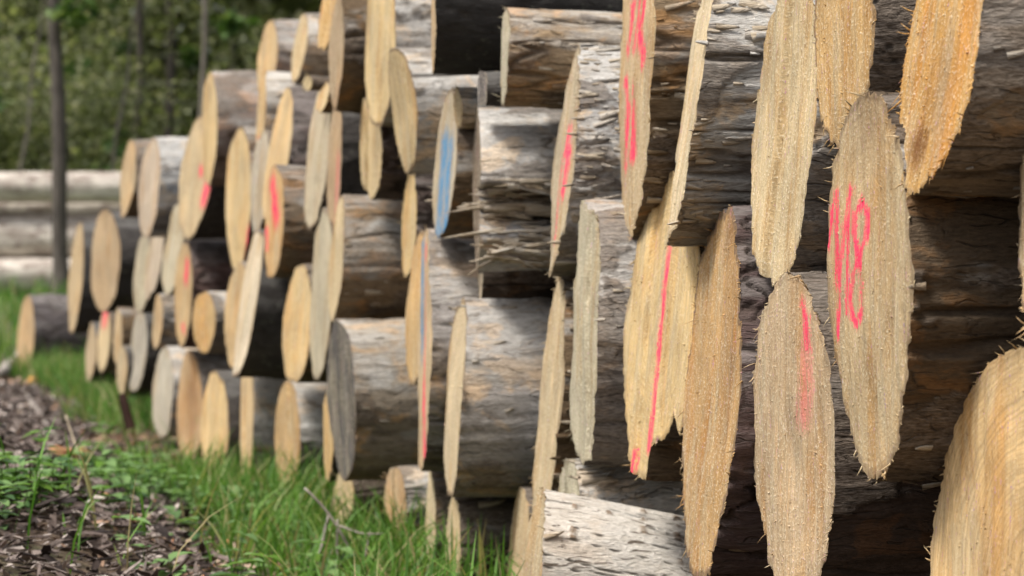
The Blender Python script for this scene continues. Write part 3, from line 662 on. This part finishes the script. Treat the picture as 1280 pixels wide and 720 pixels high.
g = mesh_obj('grass', GV, [GF], M_GRASS); g['kind'] = 'stuff'; g['label'] = 'fresh green grass growing along the foot of the log pile'
FV_, FF_ = blades(9000, lambda l, y, nz: sstep(.3, .55, nz), .10, .32, .006, (-1.5, 8), (17.5, 33))
g = mesh_obj('far_grass', FV_, [FF_], M_GRASS); g['kind'] = 'stuff'; g['label'] = 'grass in front of the low pale log stack at the forest edge'

def leaf_shape(nv=5):
    # serrated-ish ovate leaf, folded along its midrib, in local x (length 1), y
    t = np.array([0, .18, .42, .72, 1.]); w_ = np.array([.04, .30, .36, .22, .01])
    L = np.stack([t, w_, .10*w_/.36+(-.22*t*t)], 1); M = np.stack([t, 0*t, -.22*t*t], 1); Rr = L*np.array([1, -1, 1])
    return np.concatenate([L, M, Rr]), np.concatenate([grid_faces(3, 5, False)])
LV, LF = leaf_shape()
def place_leaves(pos, yaw, pitch, size, roll=None):
    n = len(pos); cy, sy, cp, sp = np.cos(yaw), np.sin(yaw), np.cos(pitch), np.sin(pitch)
    d = np.stack([cy*cp, sy*cp, sp], 1); side = np.stack([-sy, cy, 0*sy], 1)
    if roll is not None:
        up0 = np.cross(d, side); side = side*np.cos(roll)[:, None]+up0*np.sin(roll)[:, None]
    up = np.cross(d, side)
    V = pos[:, None, :]+size[:, None, None]*(LV[None, :, 0, None]*d[:, None]+LV[None, :, 1, None]*side[:, None]+LV[None, :, 2, None]*up[:, None])
    k = (np.arange(n)*len(LV))[:, None, None]
    return V.reshape(-1, 3), (LF[None]+k).reshape(-1, 4)
def weed(base, h, pairs, size):
    """one leafy stem: returns leaf pos/yaw/pitch/size arrays and the stem's top"""
    ps = []; yaw0 = rng.uniform(0, 6.28); ln = rng.normal(0, .18, 2)*h
    for i in range(pairs):
        f = (i+1)/pairs; p = base+np.array([ln[0]*f*f, ln[1]*f*f, h*f])
        for s in (0, np.pi): ps.append((p, yaw0+i*1.57+s+rng.normal(0, .3), rng.uniform(-.15, .45), size*(1.15-.55*f)*rng.uniform(.7, 1.2)))
    top = base+np.array([ln[0], ln[1], h])
    return ps, top
def stem_tube(p0, p1, r):
    d = p1-p0; q = np.array([r, 0, 0]), np.array([-r*.5, r*.87, 0]), np.array([-r*.5, -r*.87, 0])
    V = np.array([p0+k for k in q]+[(p0+p1)/2+np.array([0, 0, .0])+k*.8 for k in q]+[p1+k*.4 for k in q])
    return V, grid_faces(3, 3, True)
M_WEED = leaf_mat('weed_leaf', (.04, .095, .03), (.19, .31, .11))
M_STEM = leaf_mat('weed_stem', (.06, .09, .03), (.10, .11, .05))
pl = []; SV = []; SF = []; so_ = 0; cnt = 0
while cnt < 430:
    y = rng.uniform(5.2, 11.); l = rng.uniform(.0, 1.25); x = front(y)-l
    nz = float(fbm(np.array([x*3.4]), np.array([y*2.2]), np.zeros(1), 91, 3)[0])
    dd = float(sstep(.02, .2, np.array(l))*sstep(.14, -.1, np.array(l-np.interp(y, TY, TL))))*(1 if y < 8. else .1)
    if rng.random() > dd*max(.03, (nz-.44)*6): continue
    cnt += 1; b = np.array([x, y, float(ground(x, y))-.005]); h = rng.uniform(.02, .10)
    ps, top = weed(b, h, rng.integers(2, 5), rng.uniform(.028, .075)); pl += ps
    v, f = stem_tube(b, top, .002); SV.append(v); SF.append(f+so_); so_ += len(v)
pv, pf = place_leaves(np.array([p[0] for p in pl]), *[np.array([p[i] for p in pl]) for i in (1, 2, 3)])
nV = len(pv)
g = mesh_obj('leafy_weeds', np.vstack([pv]+SV), [pf, np.concatenate(SF)+nV], [M_WEED, M_STEM], mi=np.r_[np.zeros(len(pf)), np.ones(sum(len(f) for f in SF))])
g['kind'] = 'stuff'; g['label'] = 'low nettles and leafy weeds covering the bank beside the log pile'

def scraps(n, dens, smin, smax, asp, yr, lr, lift=.008, thick=.1):
    y = rng.uniform(*yr, n*8); l = rng.uniform(*lr, n*8); x = front(y)-l
    k = rng.random(n*8) < dens(l, y, fbm(x*2.2, y*2.2, 0*x, 55, 3)); x, y = x[k][:n], y[k][:n]; m = len(x)
    s = smin+(smax-smin)*rng.random(m)**2.5; p = np.stack([x, y, ground(x, y)+lift*rng.random(m)], 1)
    yaw = rng.uniform(0, 6.28, m); pit = rng.normal(0, .35, m); rol = rng.normal(0, .5, m)
    d = np.stack([np.cos(yaw)*np.cos(pit), np.sin(yaw)*np.cos(pit), np.sin(pit)], 1); sd_ = np.stack([-np.sin(yaw), np.cos(yaw), 0*yaw], 1)
    up = np.cross(d, sd_); sd2 = sd_*np.cos(rol)[:, None]+up*np.sin(rol)[:, None]; up = np.cross(d, sd2)
    A = asp[0]+(asp[1]-asp[0])*rng.random(m)
    V = []
    for (a, b, t) in ((-1, -.7, 0), (-.2, -1, .1), (1, -.4, 0), (.8, .6, -.1), (-.1, 1, .25), (-.9, .5, 0)):
        for q in (0, 1):
            V.append(p+(d*(a*(1+.3*rng.normal(size=m))*s)[:, None]+sd2*(b*s*A)[:, None]+up*((t*.5*A+q*thick)*s)[:, None]))
    V = np.stack(V, 1).reshape(-1, 3); k = np.arange(m)[:, None]*12
    F = [k+np.array([[2*i, 2*((i+1) % 6), 2*((i+1) % 6)+1, 2*i+1]]) for i in range(6)]
    F += [k+np.array([[1, 3, 5, 7]]), k+np.array([[7, 9, 11, 1]]), k+np.array([[6, 4, 2, 0]]), k+np.array([[0, 10, 8, 6]])]
    return V, np.concatenate(F)
def mulch_mat(name, stops):
    n = NT(name); r = n.n.new('ShaderNodeNewGeometry').outputs['Random Per Island']
    c = n.ramp(r, stops); c = n.mix(1., c, n.val(n.map(n.noise(n.coord(), 120., 3), .3, .7, .7, 1.25)), 'MULTIPLY'); n.col(c); n.rough(.8); return n.m
M_CHIP = mulch_mat('bark_chip', [(0., (.016, .011, .010)), (.42, (.060, .043, .037)), (.7, (.15, .115, .10)), (.88, (.28, .235, .21)), (.97, (.45, .39, .35))])
V_, F_ = scraps(80000, lambda l, y, nz: sstep(-.10, .12, l-np.interp(y, [5, 7, 9, 12, 14], [.52, .44, .32, .15, .03])+.45*(nz-.5)), .003, .022, (.12, .5), (4.8, 16), (.0, 1.9), .035)
g = mesh_obj('bark_litter', V_, [F_], M_CHIP, smooth=False); g['kind'] = 'stuff'; g['label'] = 'dark mound of bark scraps and wood chips beside the pile'
M_DRY = mulch_mat('dry_leaf', [(0., (.09, .05, .03)), (.4, (.22, .13, .08)), (.7, (.36, .24, .17)), (.9, (.46, .36, .28)), (.97, (.45, .16, .05))])
V_, F_ = scraps(8000, lambda l, y, nz: np.clip(.9-1.2*np.abs(l-.34), .06, 1), .005, .016, (.4, .85), (5., 17), (-.2, 2.4), .02, .03)
g = mesh_obj('dry_leaves', V_, [F_], M_DRY, smooth=False); g['kind'] = 'stuff'; g['label'] = 'dry brown leaves scattered between grass and bark litter'

# ------------------------------------------------------------------ sticks lying about
def tube(pts, r, nseg=7, sd=0):
    pts = np.asarray(pts, float); n = len(pts); r = np.broadcast_to(r, n).copy()
    t = np.gradient(pts, axis=0); t /= np.linalg.norm(t, axis=1, keepdims=True)
    a = np.cross(t, [.13, .21, 1.]); a /= np.linalg.norm(a, axis=1, keepdims=True); b = np.cross(t, a)
    th = np.linspace(0, 2*np.pi, nseg, endpoint=False)
    V = pts[:, None]+r[:, None, None]*(np.cos(th)[None, :, None]*a[:, None]+np.sin(th)[None, :, None]*b[:, None])
    V = V.reshape(-1, 3); F = grid_faces(n, nseg, True); k = len(V)
    V = np.vstack([V, pts[0], pts[-1]]); j = np.arange(nseg)
    Ft = np.concatenate([np.stack([(j+1) % nseg, j, np.full(nseg, k)], 1), np.stack([(n-1)*nseg+j, (n-1)*nseg+(j+1) % nseg, np.full(nseg, k+1)], 1)])
    return V, F, Ft
def smooth_path(pts, n=18, wob=0., sd=1):
    pts = np.asarray(pts, float); s = np.r_[0, np.cumsum(np.linalg.norm(np.diff(pts, axis=0), axis=1))]; q = np.linspace(0, s[-1], n)
    P = np.stack([np.interp(q, s, pts[:, i]) for i in range(3)], 1)
    for _ in range(2): P[1:-1] = (P[:-2]+2*P[1:-1]+P[2:])/4
    if wob: P = P+wob*(np.stack([fbm(q*12+i*9, q*0, q*0, sd, 2) for i in range(3)], 1)-.5)
    return P
def wood_mat(name, a, b, st=(40., 40., 8.)):
    n = NT(name); q = n.noise(n.vm('MULTIPLY', n.coord(), st), 1., 4, .6); n.col(n.mix(n.map(q, .3, .7), a, b)); n.rough(.8); n.bump(q, .5, .004); return n.m
M_PALE = wood_mat('dead_stalk', (.34, .27, .18), (.56, .48, .36)); M_GREYW = wood_mat('grey_stick', (.18, .15, .13), (.40, .36, .32))
def multi_tube(name, mat, paths):
    Vs, Fs, Ts, o = [], [], [], 0
    for pts, r in paths:
        v, f, t = tube(pts, r); Vs.append(v); Fs.append(f+o); Ts.append(t+o); o += len(v)
    return mesh_obj(name, np.vstack(Vs), [np.concatenate(Fs), np.concatenate(Ts)], mat)
yd = 7.6
st = smooth_path([at(113, 645, yd), at(108, 600, yd), at(100, 570, yd+.02), at(88, 540, yd+.05), at(82, 520, yd+.06)], 20, .01, 3)
tag(multi_tube('dry_stalk', M_PALE, [(st, np.linspace(.0038, .0018, 20))]), 'pale bent dry stalk rising from the dark bark litter', 'stalk')
yd = 6.15
def bp(pts, dy=0.): return smooth_path([at(px, py, yd+dy) for px, py in pts], 12, .006, int(pts[0][0]))
tag(multi_tube('dead_twig', M_GREYW, [(bp([(380, 610), (390, 619), (413, 643), (428, 668), (438, 692)]), np.linspace(.0022, .003, 12)), (bp([(412, 642), (402, 680), (390, 722)], .02), np.linspace(.003, .0036, 12)),
   (bp([(422, 650), (422, 680), (421, 722)], .03), np.linspace(.0022, .003, 12)), (bp([(420, 657), (452, 667), (480, 666)], -.01), np.linspace(.0024, .0012, 12)), (bp([(461, 664), (457, 690), (452, 722)], .01), np.linspace(.0016, .0026, 12)), (bp([(438, 690), (425, 708), (420, 722)], .01), np.linspace(.0026, .0026, 12))]),
   'thin forked dead twig standing in the grass in front of the bottom row', 'twig')
def lying(px0, py0, px1, py1, r, name, mat, label, cat, flat=1.):
    # points on the ground seen at these places
    def gp(px, py):
        y = 6.
        for _ in range(60):
            z = float(ground((px-640)/4200*y, y)); y = y+.5*((CAM_H-z)*4200/max(20, py-328)-y)
        p = at(px, py, y); p[2] = float(ground(p[0], y))+r*.8+.012; return p
    p = smooth_path([gp(px0, py0), gp((px0+px1)/2, (py0+py1)/2), gp(px1, py1)], 16, .02, int(px0))
    p[:, 2] = np.maximum(p[:, 2], ground(p[:, 0], p[:, 1])+r*.5)
    return tag(multi_tube(name, mat, [(p, r*(1+.35*np.sin(np.linspace(0, 7, 16)+px0)))]), label, cat)
lying(31, 500, 70, 557, .012, 'fallen_stick', M_GREYW, 'long light grey stick lying on the bark mound', 'stick')
lying(17, 512, 42, 552, .008, 'fallen_stick', M_PALE, 'short brown stick beside the long grey one on the bark mound', 'stick')
lying(0, 475, 30, 440, .022, 'fallen_branch', M_GREYW, 'thick grey branch end on top of the bark mound by the grass', 'branch')
lying(72, 582, 108, 592, .022, 'bark_piece', wood_mat('orange_bark', (.28, .13, .06), (.46, .25, .13)), 'orange brown piece of bark lying between the litter and the weeds', 'bark piece')
lying(36, 484, 46, 482, .016, 'bark_piece', wood_mat('orange_chip', (.50, .22, .05), (.60, .32, .10)), 'bright orange wood chip at the edge of the grass tuft', 'wood chip')
# rusty stake driven in before the bottom row
p = np.linspace(0, 1, 6)[:, None]*(at(152, 492, 11.0)-at(163, 536, 11.0))+at(163, 536, 11.0)
V_, F_, T_ = tube(p, np.array([.020, .019, .018, .018, .017, .013]), 4)
tag(mesh_obj('wooden_stake', V_, [F_, T_], wood_mat('dark_stake', (.03, .014, .01), (.07, .035, .024)), smooth=False), 'short dark reddish stake leaning in the ground before the bottom row', 'stake')

# ------------------------------------------------------------------ low stack of pale logs at the forest edge
M_PB = NT('pale_bark'); n = M_PB; P = n.coord()
q = n.noise(n.vm('MULTIPLY', P, (4., 13., 13.)), 1., 5, .65); q2 = n.noise(n.vm('MULTIPLY', P, (5., 11., 11.)), 1.3, 5, .7)
c = n.mix(n.map(q, .35, .65), (.30, .25, .215), (.66, .60, .535)); c = n.mix(n.map(q2, .50, .62, 0., .75), c, (.14, .10, .08)); n.col(c); n.rough(.8); n.bump(q2, .5, .01)
for i, (py, R, Y, x1, lab) in enumerate(((234, .128, 28.3, -3.05, 'topmost pale pinkish log of the low stack behind the dark tree'),
        (263, .115, 28.6, -3.0, 'slim pale log second from the top in the low stack behind the dark tree'),
        (298, .172, 28.4, -3.2, 'thickest pale log in the middle of the low stack behind the dark tree'),
        (345, .150, 28.2, -3.3, 'lowest whitish log of the low stack, lying in the grass'))):
    x0 = -8.2-.3*i; z = CAM_H+(328-py)/4200*Y; rt = thing('stacked_log', lab, 'log', (x0, Y, z), 0, 'logs of the low stack at the forest edge')
    th = np.linspace(0, 2*np.pi, 40, endpoint=False); xs = np.linspace(0, x1-x0, 90); A, T = np.meshgrid(xs, th, indexing='ij')
    r = R*(1+.22*(fbm(A*3.5, np.cos(T)*2.5, np.sin(T)*2.5, 300+i, 4)-.5))
    V_ = np.stack([A, np.cos(T)*r, np.sin(T)*r], -1).reshape(-1, 3); mesh_obj('bark', V_, [grid_faces(90, 40, True)], M_PB.m, rt)
    for xe, sgn in ((0., -1), (x1-x0, 1)):
        k = 0 if sgn < 0 else 89; q = np.array([.25, .5, .75, 1.]); ring = np.stack([np.stack([np.full(40, xe), np.cos(th)*r[k]*f, np.sin(th)*r[k]*f], 1) for f in q]).reshape(-1, 3)
        V2 = np.vstack([ring, [[xe, 0, 0]]]); j = np.arange(40); Ft = np.stack([j, (j+1) % 40, np.full(40, 160)], 1); Fq = grid_faces(4, 40, True)
        if sgn < 0: Fq = Fq[:, ::-1]; 
        else: Ft = Ft
        mesh_obj('cut_face', V2, [Fq, Ft], M_FACE, rt, attrs={'rim': np.r_[np.repeat(q, 40), 0]}, color=(.55, .42, .24))

# ------------------------------------------------------------------ trees and woodland
M_TRUNK = wood_mat('trunk_bark', (.030, .025, .022), (.13, .11, .095), (30., 30., 6.)); M_TRUNK2 = wood_mat('pale_trunk', (.10, .085, .07), (.20, .175, .15), (30., 30., 6.))
M_LEAF = leaf_mat('woodland_leaf', (.05, .062, .034), (.26, .28, .15), (.42, .40, .25), .42)
M_LEAF2 = leaf_mat('crown_leaf', (.03, .07, .015), (.09, .15, .04), (.16, .20, .06), .35)
def leaf_cloud(cent, rad3, n, size, rg):
    cent = np.asarray(cent, float); k = rg.integers(0, len(cent), n); d = rg.normal(size=(n, 3)); d /= np.linalg.norm(d, axis=1, keepdims=True)
    p = cent[k]+d*(rg.random(n)**.45)[:, None]*np.asarray(rad3)[k]
    return place_leaves(p, rg.uniform(0, 6.28, n), rg.normal(-.1, .5, n), size*(.6+.8*rg.random(n)), rg.normal(0, .6, n))
def tree(name, label, px, Y, base_py, lean, h, r0, mt, crown_from, sd, cat='tree', leaf=.10, nleaf=2600):
    rg = np.random.default_rng(sd); b = at(px, base_py, Y); b[2] = float(ground(b[0], Y))-.05
    rt = thing(name, label, cat, b); f = np.linspace(0, 1, 60)
    pts = np.stack([lean*h*f+.012*np.sin(f*31+sd)+.05*np.sin(f*5+sd)*h*.05, .02*h*f, h*f], 1)
    tr = [(pts, r0*(1.25-.95*f)*np.where(f < .03, 1.25, 1)*(1+.18*(fbm(f*40, f*0, f*0, sd, 2)-.5)))]; cents = []; rads = []
    for i in range(16):
        t = crown_from+(1-crown_from)*i/16; p = np.array([np.interp(t, f, pts[:, k]) for k in range(3)]); a = i*2.4+rg.normal(0, .3); L = h*.26*(1.1-t)*rg.uniform(.7, 1.2)
        q = p+np.array([math.cos(a)*L, math.sin(a)*L, L*.45]); tr.append((smooth_path([p, (p+q)/2+np.array([0, 0, .05*L]), q], 7), np.linspace(r0*.3, r0*.06, 7)))
        cents += [q, (p+q)/2+.2*(q-p)]; rads += [[L*.5]*3, [L*.35]*3]
    # a few dead lower twigs
    for i in range(7):
        t = rg.uniform(.12, crown_from); p = np.array([np.interp(t, f, pts[:, k]) for k in range(3)]); a = rg.uniform(0, 6.28); L = rg.uniform(.25, .8)
        if i % 2: cents.append(p+np.array([math.cos(a)*L*.6, math.sin(a)*L*.6, .1])); rads.append([.16, .16, .12])
        tr.append((smooth_path([p, p+np.array([math.cos(a)*L, math.sin(a)*L, L*rg.uniform(-.1, .5)])], 5, .05, i), np.linspace(r0*.16, r0*.04, 5)))
    o = multi_tube('trunk', mt, tr); o.parent = rt
    v, ff = leaf_cloud(cents, rads, nleaf, leaf, rg); mesh_obj('crown', v, [ff], M_LEAF2, rt)
    return rt
tree('tree', 'dark straight tree trunk standing before the low pale log stack', 79, 26.0, 345, -.020, 9.5, .052, M_TRUNK, .5, 3)
tree('tree', 'thin grey tree trunk rising behind the stack end with the tall golden edged log', 256, 29.5, 330, -.006, 8.5, .028, M_TRUNK2, .55, 5)
tree('tree', 'faint slim tree trunk in the woodland above the first logs of the top row', 291, 32.5, 330, .004, 8., .026, M_TRUNK2, .55, 8)
tree('tree', 'mid grey upright trunk in the woodland between the dark tree and the thin grey one', 168, 33.5, 330, .012, 8.5, .04, M_TRUNK, .6, 31)
tree('tree', 'darkest upright trunk deep in the leaves beyond the thin grey tree', 214, 36.5, 330, -.01, 9., .055, M_TRUNK, .6, 37)
tree('sapling', 'slanting pale sapling among the leaves beside the dark tree', 112, 30.6, 330, .16, 4.5, .018, M_TRUNK2, .62, 13, 'sapling', .09, 900)
tree('sapling', 'crooked thin sapling at the corner of the woodland, before the dense leaves', 8, 30.2, 330, .12, 4.2, .016, M_TRUNK2, .62, 21, 'sapling', .09, 900)
rg = np.random.default_rng(77)
VV, FF, o_ = [], [], 0
for (y0, y1, n, xr, zmax, lf, per) in ((31.2, 35, 210, (-12, 5), 4.2, .058, 480), (35, 41, 230, (-15, 7), 7.5, .095, 380), (41, 47, 190, (-20, 9), 9., .26, 220), (48, 58, 170, (-26, 14), 12., .5, 200)):
    c = np.stack([rg.uniform(*xr, n), rg.uniform(y0, y1, n), zmax*rg.random(n)**1.15], 1); c[:, 2] += ground(c[:, 0], c[:, 1])
    rr = np.stack([rg.uniform(.35, .95, n), rg.uniform(.3, .8, n), rg.uniform(.3, .75, n)], 1)*(1 if lf < .07 else (1.5 if lf < .2 else 2.6))
    v, f = leaf_cloud(c, rr, n*per, lf, rg); VV.append(v); FF.append(f+o_); o_ += len(v)
g = mesh_obj('woodland', np.vstack(VV), [np.concatenate(FF)], M_LEAF); g['kind'] = 'stuff'; g['label'] = 'dense dark green woodland foliage closing the view behind the logs'
# two wires of a forest fence
f_ = thing('wire_fence', 'thin wire fence strung between posts before the woodland', 'fence', (0, 0, 0))
M_WIRE = wood_mat('fence_wire', (.25, .25, .25), (.4, .4, .4))
for py in (104, 127):
    p = smooth_path([at(-260, py+3, 29.9), at(180, py-1, 29.9), at(470, py+2, 29.9)], 16); o = multi_tube('wire', M_WIRE, [(p, .0011)]); o.parent = f_
for px in (-250, 465):
    t = at(px, 90, 29.9); b = t.copy(); b[2] = float(ground(b[0], b[1]))-.1; o = multi_tube('post', M_TRUNK2, [(np.linspace(b, t, 6), .045)]); o.parent = f_
